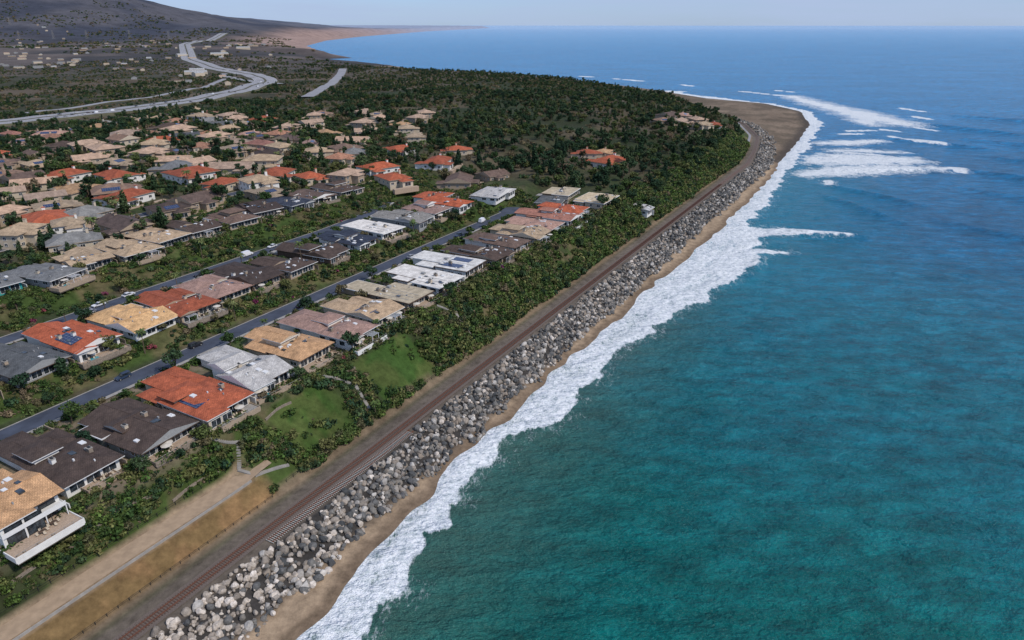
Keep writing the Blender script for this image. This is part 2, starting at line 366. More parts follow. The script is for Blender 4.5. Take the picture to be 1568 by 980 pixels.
def variant(i,col,wall):
    R=random.Random(900+i);mb=MB();ls,lw=R.uniform(13,21),R.uniform(11,15);hx,hy=ls/2,lw/2;H=R.choice([3.0,3.3,5.4]);rm='r_'+col
    mb.box(-hx,hx,-hy,hy,-3,H,wall);roof(mb,-hx-.8,hx+.8,-hy-.8,hy+.8,H,.34,R.choice(['hip','hip','gable']),rm,wall,'tan')
    a=R.uniform(-hx+1,0);mb.box(a,a+6.5,-hy-4.5,-hy+.5,-3,H-.7,wall);roof(mb,a-.6,a+7.1,-hy-5.1,-hy+3,H-.7,.32,'hip',rm,wall,'tan')
    mb.box(-hx+.5,-hx+6,hy-.5,hy+5,-3,2.8,wall);roof(mb,-hx-.1,-hx+6.6,hy-2,hy+5.6,2.8,.3,'hip',rm,wall,'tan')
    if i%2: mb.box(hx-.5,hx+4.5,-hy+1,hy-2,-3,2.6,wall);roof(mb,hx-2,hx+5.2,-hy+.4,hy-1.4,2.6,.3,'gable',rm,wall,'tan')
    for z in ([1.5] if H<4 else [1.4,4.0]):
        for k in range(4):
            c=-hx+ls*(k+.5)/4;win(mb,'y',-hy,c,z,1.7,1.2,-1);win(mb,'y',hy,c,z,1.5,1.2,1)
        for k in range(3):
            c=-hy+lw*(k+.5)/3
            win(mb,'x',-hx,c,z,1.4,1.2,-1);win(mb,'x',hx,c,z,1.4,1.2,1)
    win(mb,'y',-hy-4.5,a+3.2,1.2,3.6,1.9,-1)
    mb.box(hx*.5,hx*.5+1,-.6,.6,H,H+.34*hy+1.2,wall);mb.box(hx*.5-.1,hx*.5+1.1,-.7,.7,H+.34*hy+1.2,H+.34*hy+1.4,'r_'+col)
    mb.box(-hx-1,hx+1,-hy-7,-hy-4.6,-3,-.3,'paver')
    if i%4==3:
        h0=H+.24+.34*.8+.1;mb.poly([(hx*.05-hx*.6,-hy+.6,h0+.34*.6),(hx*.4,-hy+.6,h0+.34*.6),(hx*.4,-hy+3.4,h0+.34*3.4),(hx*.05-hx*.6,-hy+3.4,h0+.34*3.4)],'solar')
    return mb.mesh('suburban_house')
VC=[('peach','cream'),('tan','cream'),('red','white'),('tan','tan'),('brown','tan'),('peach','tan'),('red','cream'),('pink','cream'),('grey','cream'),('otan','cream'),('rpink','tan'),('umber','tan'),('clay','cream'),('umber','cream'),('tan','white'),('dbrown','tan'),('dgrey','white')]
VM=[variant(i,*c) for i,c in enumerate(VC)]
def sub(s,w,v,rot=0,sc=1):
    o=link(bpy.data.objects.new('suburban_house',VM[v]));x,y=XY(s,w);o.location=(x,y,ht(s,w)+.6);o.rotation_euler=(0,0,ROTZ+rot);o.scale=(sc*random.uniform(.9,1.15),sc*random.uniform(.9,1.15),sc)
    occ.append((s,w,8.5*sc,8.5*sc))
def free(s,w,r):
    return all(abs(s-q[0])>q[2]+r or abs(w-q[1])>q[3]+r for q in occ)
for (s,w,v) in [(99,219,1),(121,238,2),(108,193,8),(138,234,8),(170,249,2),(134,197,4),(164,205,15),(186,210,4),(219,232,6),(184,333,2),(200,305,2),(194,381,3),(226,374,0),(254,350,5),(254,300,0),
   (328,372,5),(327,340,0),(320,289,1),(398,364,5),(400,319,9),(383,274,0),(256,227,2),(260,200,6),(306,183,2),(286,155,6),(345,163,2),(322,130,4)]:
    sub(s,w,v,random.choice([0,0,math.pi/2])+random.uniform(-.5,.5),1.1)
for gs in range(60,480,26):
    for gw in range(190,600,29):
        s=gs+random.uniform(-9,9)+ (gw%58)*.2;w=gw+random.uniform(-8,8)+18*math.sin(s/70)
        if s>310+.45*(w-160) or random.random()<.14: continue
        if w>430 and random.random()<.5: continue
        if free(s,w,7): sub(s,w,random.choice([0,1,5,5,9,3,7,3,11,0,4,12,13,14,8,12,2,15,16,10]),random.choice([0,0,math.pi/2])+.35*math.sin(s/60+w/90)+random.uniform(-.6,.6),random.uniform(.92,1.25))
for s,w,v,sc in [(450,76,2,1.3),(458,98,6,1.0),(472,90,9,.8),(700,70,1,1),(715,100,0,1.1),(735,85,5,1),(740,120,4,1),(760,110,7,1),(690,110,11,1),(722,64,2,.9),
   (430,300,0,1),(460,330,5,1),(450,270,1,1),(480,300,9,1),(500,345,0,1),(520,310,5,1),(370,215,2,1),(395,180,6,1),(420,240,1,1),(350,120,4,.9),(445,380,0,1),(470,400,5,1),(500,420,11,1),(540,400,0,1),(530,370,3,1),(560,330,5,1)]:
    sub(s,w,v,random.uniform(-.8,.8),sc)
mb=MB()
def fb(s,w,a,b,h,k,r='r_lgrey'):
    x,y=XY(s,w);z=ht(s,w);q=random.choice([.3,.5,.9,2.0]);c,d=math.cos(q),math.sin(q)
    n=len(mb.v)
    for zz in (z-2,z+h):
        for px,py in ((-a,-b),(a,-b),(a,b),(-a,b)): mb.v.append((x+px*c-py*d,y+px*d+py*c,zz))
    for px in (-a,a): mb.v.append((x+px*c,y+px*d,z+h+b*.4))
    for q in ((0,1,5,4),(2,3,7,6),(1,2,6,9,5),(3,0,4,8,7)): mb.f.append(tuple(n+i for i in q));mb.m.append(mb.mi(k))
    for q in ((4,5,9,8),(6,7,8,9)): mb.f.append(tuple(n+i for i in q));mb.m.append(mb.mi(r))
for i in range(190):
    s=random.uniform(900,2400);w=s*random.uniform(.95,1.9)+random.uniform(100,300)
    if dsh(s,w)<120 or vnoise(np.array([s/170]),np.array([w/170]),4)[0]<.5: continue
    fb(s,w,random.uniform(5,13),random.uniform(4,7),random.uniform(2.5,5),random.choice(['cream','tan','grey']),random.choice(['r_grey','r_lgrey','r_peach','r_grey','r_tan','r_brown']))
for s,w,a in [(1130,1440,26),(1180,1500,18),(1700,2050,30),(1800,2150,22),(1980,2250,26),(1600,2120,18),(1090,1380,12)]: fb(s,w,a,9,7,'cream','r_lgrey')
mb.obj('distant_town_buildings')
# ---------------------------------------------------------------- terrain
def grid_axis(lo,a,b,hi,st,g):
    m=list(np.arange(a,b,st))
    x=m[-1];d=st
    while x<hi: d=min(d*(1+g),1e5);x+=d;m.append(x)
    x=m[0];d=st;pre=[]
    while x>lo: d*=1+g*2;x-=d;pre.append(x)
    return np.array(pre[::-1]+m)
def grid_mesh(name,S,Wv,Z,mat,attrs,loc_fn=XY):
    ns,nw=len(S),len(Wv)
    SS,WW=np.meshgrid(S,Wv,indexing='ij');X,Y=XY(SS,WW)
    co=np.stack([X,Y,Z],-1).reshape(-1,3)
    i=np.arange((ns-1)*(nw-1));r=i//(nw-1);c=i%(nw-1);a=r*nw+c
    q=np.stack([a,a+nw,a+nw+1,a+1],-1)
    me=bpy.data.meshes.new(name);me.vertices.add(len(co));me.vertices.foreach_set('co',co.ravel())
    me.loops.add(q.size);me.loops.foreach_set('vertex_index',q.ravel().astype(np.int32))
    me.polygons.add(len(q));me.polygons.foreach_set('loop_start',(np.arange(len(q))*4).astype(np.int32))
    me.polygons.foreach_set('use_smooth',np.ones(len(q),bool))
    me.update(calc_edges=True);me.validate()
    for k,(tp,arr) in attrs.items():
        at=me.attributes.new(k,tp,'POINT')
        if tp=='FLOAT': at.data.foreach_set('value',arr.ravel().astype(np.float32))
        else: at.data.foreach_set('color',np.concatenate([arr.reshape(-1,3),np.ones((arr.size//3,1))],1).ravel().astype(np.float32))
    me.materials.append(mat);o=link(bpy.data.objects.new(name,me));return o
S=grid_axis(-900,-60,330,70000,1.5,.016);Wv=grid_axis(-3000,-45,150,70000,1.5,.022)
SS,WW=np.meshgrid(S,Wv,indexing='ij')
Z=height(SS,WW);XX,YY=XY(SS,WW);D=dsh(SS,WW);WP=WW-wR(SS)
C=np.zeros(SS.shape+(3,))
n1=fbm(XX/18,YY/18,21,4);n2=fbm(XX/5,YY/5,31,3);n3=fbm(XX/120,YY/120,41,4)
def setc(mask,col):
    m=np.clip(mask,0,1)[...,None];C[:]=C*(1-m)+np.array(col)*m
C[:]=(.045,.056,.024)
setc(sm(.5,.62,n1)*.7,(.11,.085,.055))
setc(sm(.5,.6,n2)*.5,(.045,.07,.02))
setc(sm(175,185,WW)*(SS<420)*(WW<560)*sm(.4,.5,n1)*.5,(.11,.092,.062))
bl=sm(8,10,WP)*(1-sm(26,28,WP))
lawn=np.maximum(sm(60,62,SS)*(1-sm(80,83,SS))*sm(11,13,WP)*(1-sm(24,26,WP)),sm(96,98,SS)*(1-sm(124,127,SS))*sm(10,12,WP)*(1-sm(24,26,WP)))
setc(bl*sm(.42,.6,n1),(.055,.082,.022))
setc(bl*sm(.55,.65,n2)*.7,(.15,.11,.065))
setc(lawn*.85,(.043,.088,.018));setc(lawn*sm(.5,.65,n2)*.5,(.09,.105,.03))
tr=sm(26,28,WP)*(1-sm(68,69,WP))*(SS<345)
setc(tr*.75,(.20,.155,.11));setc(tr*sm(.46,.54,n2)*.9,(.045,.072,.02))
for a,b in ((80,92),(141,156)):
    mk=sm(a,a+1.5,WW)*(1-sm(b,b+1.5,WW))*(SS<300)
    setc(mk*.9,(.05,.08,.02));setc(mk*sm(.48,.6,n1),(.11,.095,.045));setc(mk*sm(.5,.6,n2)*.5,(.035,.055,.015))
forest=sm(320,380,SS)*sm(30,60,WP)
setc(forest*.85,(.03,.040,.019));setc(forest*sm(.5,.6,n3)*.8,(.095,.076,.05))
vf=sm(540,640,WW)
setc(vf*.9,(.05,.05,.03));setc(vf*sm(.46,.56,n3)*.85,(.11,.085,.06))
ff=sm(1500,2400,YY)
setc(ff,(.056,.054,.054));setc(ff*sm(.45,.6,fbm(XX/400,YY/400,51,5)),(.115,.096,.086))  # far land greyed: distance haze painted into the vertex colours
hl=sm(3400,4300,YY)*sm(-1700,-2200,XX);setc(hl,(.05,.055,.072));setc(hl*sm(.4,.6,fbm(XX/350,YY/500,55,5)),(.088,.086,.096))  # hill colour with a blue-grey haze tint painted in
fc=sm(2600,4000,YY)*(1-sm(200,500,D));setc(fc*.75,(.38,.26,.21))  # coastal bluff colour, paled to include painted haze
land_haze=sm(6000,18000,YY);setc(land_haze*.85,(.31,.36,.46))  # aerial haze painted over the farthest land as pale blue
sand=(1-sm(-8,-3,WP))+sm(900,1000,SS)*(1-sm(30,60,D))+sm(690,760,SS)*(1-sm(-6,-3,WP))
setc((YY<2300)*sand,(.33,.24,.155))
setc((YY<2300)*(1-sm(1.5,5,D))*(SS<1400),(.19,.135,.088))
setc((SS>640)*(YY<2300)*sand*.55,(.20,.15,.105))
setc((SS>640)*(YY<2300)*sand*sm(.40,.55,fbm(XX/25,YY/25,23,3))*.6,(.14,.108,.075))
setc((SS>640)*(SS<1200)*(1-sm(3,14,D)),(.08,.064,.05))
setc(sm(-19,-17,WP)*(1-sm(-6,-4,WP))*(SS<720),(.055,.05,.045))
setc(sm(-6,-4.5,WP)*(1-sm(5.5,6.5,WP))*(SS<1100),(.14,.115,.09))
setc(sm(5.8,6.5,WP)*(1-sm(8.6,10,WP))*(SS<1100),(.19,.14,.09))
k=(1-sm(44,50,SS))
setc(k*sm(8,8.8,WP)*(1-sm(13.6,14.4,WP)),(.26,.155,.07));setc(k*sm(8,8.8,WP)*(1-sm(13.6,14.4,WP))*sm(.45,.6,n2)*.6,(.16,.11,.045))
setc(k*sm(14,14.5,WP)*(1-sm(21.5,22.5,WP)),(.35,.255,.165))
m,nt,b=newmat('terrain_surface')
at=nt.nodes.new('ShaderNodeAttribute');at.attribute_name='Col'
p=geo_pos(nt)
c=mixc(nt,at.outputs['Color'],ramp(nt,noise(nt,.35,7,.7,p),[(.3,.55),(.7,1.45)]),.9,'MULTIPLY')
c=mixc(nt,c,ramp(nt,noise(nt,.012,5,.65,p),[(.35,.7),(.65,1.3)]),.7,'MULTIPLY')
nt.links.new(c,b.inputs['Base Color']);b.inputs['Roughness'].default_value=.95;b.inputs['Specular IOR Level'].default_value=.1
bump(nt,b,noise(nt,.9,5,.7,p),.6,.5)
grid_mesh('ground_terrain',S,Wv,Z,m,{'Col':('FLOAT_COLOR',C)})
# ---------------------------------------------------------------- sea
S2=grid_axis(-6000,-60,700,120000,1.6,.018);W2=grid_axis(-90000,-110,-15,90000,1.2,.028)
SS,WW=np.meshgrid(S2,W2,indexing='ij');XX,YY=XY(SS,WW)
lob=np.abs(fbm(SS/16,0*SS,61,2)-.5)*2
wf=np.interp(SS,WF_S,WF_W)+(fbm(SS/26,0*SS,67,2)-.5)*9*np.interp(SS,[0,200,500],[.6,1.1,1.3])-(lob**.6-.5)*7+(fbm(SS/4,WW/4,68,3)-.5)*4
ws=wS(SS)
foam=sm(-1.0,1.6,WW-wf)*(SS<1340)*1.12
thin=sm(0,1,WW-wf)*(.5*sm(.46,.64,fbm(SS/9,WW/5,69,3)))*sm(2,7,WW-wf)
foam=foam-thin
trail=sm(-18,0,WW-wf)*.34*(SS<1300)*(1-sm(0,1,WW-wf))*(fbm(SS/20,WW/20,70,3)>.38)
foam=np.maximum(foam,trail)
def seg(pts,width,wn=7,tr_w=18,tr_a=.36,amp=1.1):
    global foam
    sel=(SS>300)&(SS<1800)&(WW<700)&(WW>-500)
    s=SS[sel];w=WW[sel];bb=np.full(s.shape,1e9)
    for (a,b,r0),(c,d,r1) in zip(pts[:-1],pts[1:]):
        vx,vy=c-a,d-b;t=np.clip(((s-a)*vx+(w-b)*vy)/(vx*vx+vy*vy),0,1)
        dist=np.hypot(s-a-t*vx,w-b-t*vy)-(r0+(r1-r0)*t)
        bb=np.minimum(bb,dist)
    bb+=(fbm(s/wn,w/wn,71,4)-.5)*width
    f=np.zeros(SS.shape);f[sel]=(1-sm(-2,3,bb))*amp
    tr=np.zeros(SS.shape);tr[sel]=(1-sm(0,tr_w,bb))*tr_a
    foam=np.maximum(foam,np.maximum(f,tr))
seg([(375,-38,14),(390,-48,8),(398,-66,5),(403,-85,3),(408,-99,1.5)],12)
seg([(330,-50,8),(300,-48,6)],10);seg([(345,-56,5),(352,-72,2)],8)
seg([(594,-52,5),(620,-70,13),(646,-96,16),(668,-128,12),(682,-156,4)],20,tr_w=28,tr_a=.55)
seg([(676,-58,16),(698,-84,24),(714,-120,13)],38,wn=9,tr_w=34,tr_a=.62,amp=.98)
seg([(672,-170,5),(688,-167,5)],5)
seg([(740,-60,5),(756,-85,9),(762,-120,4)],18,tr_w=24,tr_a=.5,amp=.8)
seg([(785,-40,3),(800,-62,11),(832,-92,5)],18,tr_w=30,tr_a=.55);seg([(838,-158,3),(850,-132,5),(880,-105,3)],8)
seg([(1340,70,4),(1280,48,8),(1200,0,13),(1110,-50,17),(1030,-100,14),(1000,-120,4)],34,wn=16,tr_w=60,tr_a=.57)
seg([(1130,-60,14),(1060,-60,14),(985,-78,5)],30,wn=14,tr_w=44,tr_a=.55,amp=.85)
seg([(930,-112,3),(938,-95,5)],6);seg([(1085,-145,4),(1105,-128,6)],8);seg([(560,-74,3),(576,-71,3)],4);seg([(735,-72,2),(732,-112,2)],7)
seg([(1180,-140,3),(1215,-108,5)],8,14);seg([(960,-152,2.5),(978,-130,3)],5);seg([(905,-60,4),(925,-85,4)],10);seg([(870,-50,4),(885,-75,3)],9)
seg([(900,-12,6),(1000,2,8),(1090,18,10),(1180,86,9)],14,wn=12)
seg([(1400,180,3),(1360,120,5),(1335,70,3)],10,wn=14);seg([(1450,120,3),(1430,80,4)],8,14)
seg([(1500,330,3),(1470,290,4)],8);seg([(1600,520,5),(1560,440,5)],10);seg([(1640,640,4),(1625,590,5)],10)
near=(np.abs(WW)<400)&(SS<1500)
zz=np.where(near,(fbm(SS/9,WW/6,81,3)-.5)*.7,0)*sm(-30,-55,WW)+sm(.5,.95,foam)*near*.35*sm(-1,3,WW-wf-0)*(1-sm(-3,0,WW-ws))
def swell(a,b,c,d,h,rad):
    global zz
    vx,vy=c-a,d-b;L=math.hypot(vx,vy);t=np.clip(((SS-a)*vx+(WW-b)*vy)/L/L,0,1)
    wob=(fbm(SS/30,WW/30,83,2)-.5)*8
    g=(np.hypot(SS-a-t*vx,WW-b-t*vy)+wob*.5);e_=np.clip(1.3-abs(t-.5)*1.6,0,1);zz=zz+h*np.exp(-(g/rad)**2)*e_
for q in [(300,-64,350,-64,1.0,3),(396,-60,410,-110,1.5,4),(630,-70,680,-170,2.2,7),(520,-75,460,-130,1.4,5),(560,-75,520,-140,1.5,5),(690,-165,640,-300,2.2,8),(860,-110,830,-200,2.4,8),(1030,-110,960,-260,2.8,11),(900,-180,850,-340,2.4,10),(780,-190,720,-330,2.2,9),(600,-170,540,-300,1.6,8),(480,-150,430,-240,1.3,7),(1150,-180,1080,-400,2.6,12),(1000,-300,900,-480,2.0,12)]: swell(*q)
zz=np.where((WW-ws>-1.5),np.minimum(zz,.02+.08*sm(-1.5,0,WW-ws)),zz)
shal=(1-sm(0,60,ws-WW))*(1-sm(240,340,SS))
turq=(1-sm(0,130,ws-WW))*sm(200,340,SS)*(1-sm(520,800,SS))
m,nt,b=newmat('sea_water')
p=geo_pos(nt);sx=nt.nodes.new('ShaderNodeSeparateXYZ');nt.links.new(p,sx.inputs[0])
def attr(n):
    a=nt.nodes.new('ShaderNodeAttribute');a.attribute_name=n;return a.outputs['Fac']
fa,sh,tq=attr('foam'),attr('shal'),attr('turq')
yb=math_(nt,'ADD',math_(nt,'MULTIPLY',sx.outputs[1],1/1500.),math_(nt,'MULTIPLY',sx.outputs[0],1/1600.))
nb=noise(nt,.006,4,.6,p)
f=math_(nt,'ADD',yb,math_(nt,'MULTIPLY',math_(nt,'SUBTRACT',nb,.5),.22),True)
col=ramp(nt,f,[(0,(.001,.100,.075)),(.12,(.001,.118,.108)),(.26,(.001,.138,.195)),(.46,(.001,.118,.25)),(1,(.002,.17,.37))])
far=ramp(nt,math_(nt,'MULTIPLY',sx.outputs[1],1/9000.,True),[(0,0.),(.15,.12),(1,1.)])  # water pales with distance: haze painted into its colour
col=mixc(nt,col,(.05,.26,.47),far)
sea_haze=ramp(nt,math_(nt,'MULTIPLY',sx.outputs[1],1/60000.,True),[(.06,0.),(.45,.9)])  # stronger painted haze, fading the sea towards the horizon
col=mixc(nt,col,(.27,.43,.61),sea_haze)
mp3=nt.nodes.new('ShaderNodeMapping');nt.links.new(p,mp3.inputs[0]);mp3.inputs['Rotation'].default_value=(0,0,math.radians(20));mp3.inputs['Scale'].default_value=(.42,1.,1)
col=mixc(nt,col,ramp(nt,noise(nt,.13,7,.78,mp3.outputs[0]),[(.36,.5),(.5,.97),(.66,1.65)]),.85,'MULTIPLY')  # light and dark of the ripple slopes painted into the water colour
col=mixc(nt,col,ramp(nt,noise(nt,.012,3,.6,mp3.outputs[0]),[(.35,.85),(.65,1.15)]),.8,'MULTIPLY')
col=mixc(nt,col,(.07,.13,.10),math_(nt,'MULTIPLY',sh,.65))
col=mixc(nt,col,(.005,.20,.26),math_(nt,'MULTIPLY',tq,.65))
mp=nt.nodes.new('ShaderNodeMapping');nt.links.new(p,mp.inputs[0]);mp.inputs['Rotation'].default_value=(0,0,-A);mp.inputs['Scale'].default_value=(1.3,.5,1)
vo=nt.nodes.new('ShaderNodeTexVoronoi');vo.feature='DISTANCE_TO_EDGE';vo.inputs['Scale'].default_value=.5
wn=nt.nodes.new('ShaderNodeTexNoise');wn.inputs['Scale'].default_value=.45;wn.inputs['Detail'].default_value=3;nt.links.new(mp.outputs[0],wn.inputs['Vector'])
vm=nt.nodes.new('ShaderNodeVectorMath');vm.operation='MULTIPLY_ADD';nt.links.new(wn.outputs['Color'],vm.inputs[0]);vm.inputs[1].default_value=(6,6,6);nt.links.new(mp.outputs[0],vm.inputs[2])
nt.links.new(vm.outputs[0],vo.inputs['Vector'])
lace=math_(nt,'SUBTRACT',1.0,math_(nt,'MULTIPLY',vo.outputs['Distance'],2.2,True))
nn=noise(nt,.30,7,.8,mp.outputs[0])
tex=math_(nt,'ADD',math_(nt,'MULTIPLY',lace,.26),math_(nt,'MULTIPLY',nn,1.0))
fm=math_(nt,'SUBTRACT',math_(nt,'ADD',fa,tex),1.02)
fm=ramp(nt,math_(nt,'MULTIPLY',fm,1.9,True),[(0,0.),(.12,.15),(.5,.85),(1,1.)])
fcol=ramp(nt,noise(nt,.5,6,.78,p),[(.34,(.38,.45,.46)),(.5,(.80,.83,.83)),(.66,(.93,.93,.93))])
col=mixc(nt,col,fcol,fm)
nt.links.new(col,b.inputs['Base Color'])
nt.links.new(math_(nt,'ADD',.2,math_(nt,'MULTIPLY',fm,.6)),b.inputs['Roughness'])
b.inputs['IOR'].default_value=1.33;b.inputs['Specular IOR Level'].default_value=.25
mp2=nt.nodes.new('ShaderNodeMapping');nt.links.new(p,mp2.inputs[0]);mp2.inputs['Rotation'].default_value=(0,0,math.radians(25));mp2.inputs['Scale'].default_value=(.5,1.,1)
h1=noise(nt,.13,6,.68,mp2.outputs[0])
bump(nt,b,math_(nt,'MULTIPLY',h1,6.5),1.0,1.0)
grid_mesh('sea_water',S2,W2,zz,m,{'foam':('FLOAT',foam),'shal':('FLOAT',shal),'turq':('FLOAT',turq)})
# ---------------------------------------------------------------- ribbons
def ribbon(mb,pts,half,dz,k,off=0,seglen=6):
    P=[]
    for (a,b),(c,d) in zip(pts[:-1],pts[1:]):
        L=math.hypot(c-a,d-b);m_=max(1,int(L/seglen))
        for i in range(m_): P.append((a+(c-a)*i/m_,b+(d-b)*i/m_))
    P.append(pts[-1]);P=np.array(P,float)
    for _ in range(3 if seglen<12 else 12):
        Q=P.copy();Q[1:-1]=(P[:-2]+P[1:-1]*2+P[2:])/4;P=Q
    T=np.gradient(P,axis=0);T/=np.linalg.norm(T,axis=1)[:,None];Nn=np.stack([-T[:,1],T[:,0]],1)
    z=height(P[:,0],P[:,1])
    out=[]
    for o_ in (off-half,off+half):
        q=P+Nn*o_;x,y=XY(q[:,0],q[:,1]);out.append(np.stack([x,y,z+dz],1))
    n0=len(mb.v);m_=len(P)
    mb.v+=[tuple(v) for v in out[0]]+[tuple(v) for v in out[1]]
    for i in range(m_-1): mb.f.append((n0+i,n0+i+1,n0+m_+i+1,n0+m_+i));mb.m.append(mb.mi(k))
def raised(mb,pts,half,dz,k,off,h,seglen=6,low=.3,k2=None):
    ribbon(mb,pts,half,dz+h,k,off,seglen=seglen)
    r=MB();ribbon(r,pts,half,dz+h,k,off,seglen=seglen);r2=MB();ribbon(r2,pts,half*(1 if low<1 else 1.25),dz-low,k,off,seglen=seglen)
    m_=len(r.v)//2
    for base in (0,m_):
        n0=len(mb.v);mb.v+=r.v[base:base+m_]+r2.v[base:base+m_]
        for i in range(m_-1): mb.f.append((n0+i,n0+i+1,n0+m_+i+1,n0+m_+i));mb.m.append(mb.mi(k2 or k))
def street(name,pts,half):
    mb=MB();ribbon(mb,pts,half,.08,'asph')
    for sg in (-1,1): raised(mb,pts,.15,.08,'conc',sg*(half+.15),.13)
    ribbon(mb,pts,.6,.2,'conc',-(half+.9));return mb.obj(name)
street('street_road',[(-60,73.5),(0,73.5),(100,74),(200,74),(285,73)],3.7)
street('street_road',[(-60,131),(100,131),(200,131),(236,134),(262,142)],3.4)
street('street_road',[(40,218),(150,219),(240,216)],3.3)
mb=MB();x,y=XY(292,73);z=ht(288,73)+.092
mb.poly([(x+8.5*math.cos(a*math.pi/12),y+8.5*math.sin(a*math.pi/12),z) for a in range(24)],'asph');mb.obj('cul_de_sac_pavement')
mb=MB();hw=[(100,870),(250,825),(400,790),(529,794),(668,843),(838,938),(1043,1095),(1177,1297),(1262,1532),(1516,1972),(2200,2900),(3302,3956)]
raised(mb,hw,24,3.2,'hwy',0,0,seglen=15,low=5,k2='median');raised(mb,hw,2.2,3.2,'median',0,.3,seglen=15)
for o_ in (-19,-14,-9,9,14,19,-23,23): ribbon(mb,hw,.15,3.21,'line',o_,seglen=15)
mb.obj('freeway')
mb=MB();raised(mb,[(1000,1010),(1043,1180),(1100,1300),(1180,1400)],9,2.,'hwy',0,0,12,3,'median');raised(mb,[(450,900),(650,960),(850,1060),(1043,1230)],6,1.6,'hwy',0,0,12,3,'median');mb.obj('frontage_road')
mb=MB();raised(mb,[(760,700),(808,742),(1000,880),(1250,1080),(1430,1233)],10,1.6,'hwy',0,0,12,3,'median');mb.obj('concrete_channel_road')
mb=MB()
ribbon(mb,[(-30,18),(-14,18),(3,18.2),(22,18),(45,17.5),(52,16)],2.6,.12,'trail',seglen=3);mb.obj('bluff_trail')
mb=MB();raised(mb,[(-30,14.6),(45,14.4)],.12,.0,'conc',0,.5);mb.obj('trail_edge_curb')
for a,b_,w_ in [(-12,6,24.5),(8,24,25),(28,42,23),(60,70,24),(88,97,23),(104,118,25.5),(140,156,22),(176,190,21),(215,232,22),(262,280,21)]:
    mb=MB();raised(mb,[(a,w_),((a+b_)/2,w_+.6),(b_,w_)],.16,.1,'stone',0,.5,seglen=2);mb.obj('garden_retaining_wall')
RP=[(s,float(wR(s))) for s in np.arange(-60,1100,12.)]
e=link(bpy.data.objects.new('railway_track',None))
m2,nt2,b2=newmat('ballast_gravel')
p=geo_pos(nt2);nt2.links.new(ramp(nt2,noise(nt2,6,4,.8,p),[(.35,(.06,.045,.036)),(.65,(.21,.165,.135))]),b2.inputs['Base Color']);b2.inputs['Roughness'].default_value=1;bump(nt2,b2,noise(nt2,8,3,.8,p),.8,.08)
M['bal']=m2
mb=MB();ribbon(mb,RP,2.3,.14,'bal',0,seglen=3);mb.obj('ballast',e)
mb=MB()
for g in (-.75,.75): raised(mb,RP,.07,.22,'rust',g,.16,seglen=3)
mb.obj('rails',e)
def sleepers(mb,off,k,s0,s1,step=.62):
    s=s0
    while s<s1:
        w=float(wR(s));sl=float(wR(s+3)-wR(s-3))/6;ax=math.atan(sl);z=ht(s,w)
        x,y=XY(s,w+off);c,d=math.cos(ROTZ+ax),math.sin(ROTZ+ax);n=len(mb.v)
        for zz_ in (z+.1,z+.25):
            for px,py in ((-.12,-1.3),(.12,-1.3),(.12,1.3),(-.12,1.3)): mb.v.append((x+px*c-py*d,y+px*d+py*c,zz_))
        for q in ((4,5,6,7),(0,1,5,4),(1,2,6,5),(2,3,7,6),(3,0,4,7)): mb.f.append(tuple(n+i for i in q));mb.m.append(mb.mi(k))
        s+=step
mb=MB();sleepers(mb,0,'sleeper',-40,500);mb.obj('sleepers',e)
e=link(bpy.data.objects.new('siding_track',None))
SP=[(s,-3.6) for s in np.arange(34,92,3.)]
mb=MB()
for g in (-.75,.75): raised(mb,SP,.06,.3,'rust',g,.16,seglen=3)
mb.obj('rails',e);mb=MB();sleepers(mb,-3.6,'sleeperc',34,90);mb.obj('sleepers',e)
mb=MB();ribbon(mb,[(s,float(wR(s))+9) for s in np.arange(720,960,12.)],2.0,.5,'hwy',seglen=5);mb.obj('access_road')
def stairs(pts):
    mb=MB()
    for (a,b),(c,d) in zip(pts[:-1],pts[1:]):
        L=math.hypot(c-a,d-b);n=int(L/.45)
        for i in range(n):
            s=a+(c-a)*i/n;w=b+(d-b)*i/n;x,y=XY(s,w);z=ht(s,w)+.2;ang=ROTZ+math.atan2(d-b,c-a);cc,dd=math.cos(ang),math.sin(ang);n0=len(mb.v)
            for zz_ in (z-.6,z):
                for px,py in ((-.24,-.55),(.24,-.55),(.24,.55),(-.24,.55)): mb.v.append((x+px*cc-py*dd,y+px*dd+py*cc,zz_))
            for q in ((4,5,6,7),(0,1,5,4),(1,2,6,5),(2,3,7,6),(3,0,4,7)): mb.f.append(tuple(n0+k for k in q));mb.m.append(mb.mi('conc'))
    mb.obj('bluff_stairway')
STR=[[(44,28),(50,24),(46,20),(47,15),(56,12)],[(84,27),(88,24),(92,19),(90,12)],[(150,27),(155,22),(152,13)]]
for q in STR: stairs(q)
def fence(pts,h=1.2,name='fence'):
    mb=MB()
    for (a,b),(c,d) in zip(pts[:-1],pts[1:]):
        L=math.hypot(c-a,d-b);n=max(1,int(L/2.5));prev=None
        for i in range(n+1):
            s=a+(c-a)*i/n;w=b+(d-b)*i/n;x,y=XY(s,w);z=ht(s,w)
            mb.box(x-.05,x+.05,y-.05,y+.05,z-.2,z+h,'dark')
            if prev:
                for hh_ in (.5,h-.08):
                    mb.poly([(prev[0],prev[1],prev[2]+hh_),(x,y,z+hh_),(x,y,z+hh_+.07),(prev[0],prev[1],prev[2]+hh_+.07)],'dark')
            prev=(x,y,z)
    mb.obj(name)
fence([(-20,22.6),(46,22.4)]);fence([(52,9.2),(150,9.0),(240,9.2)]);fence([(-20,8.2),(46,8.2)],1.0)
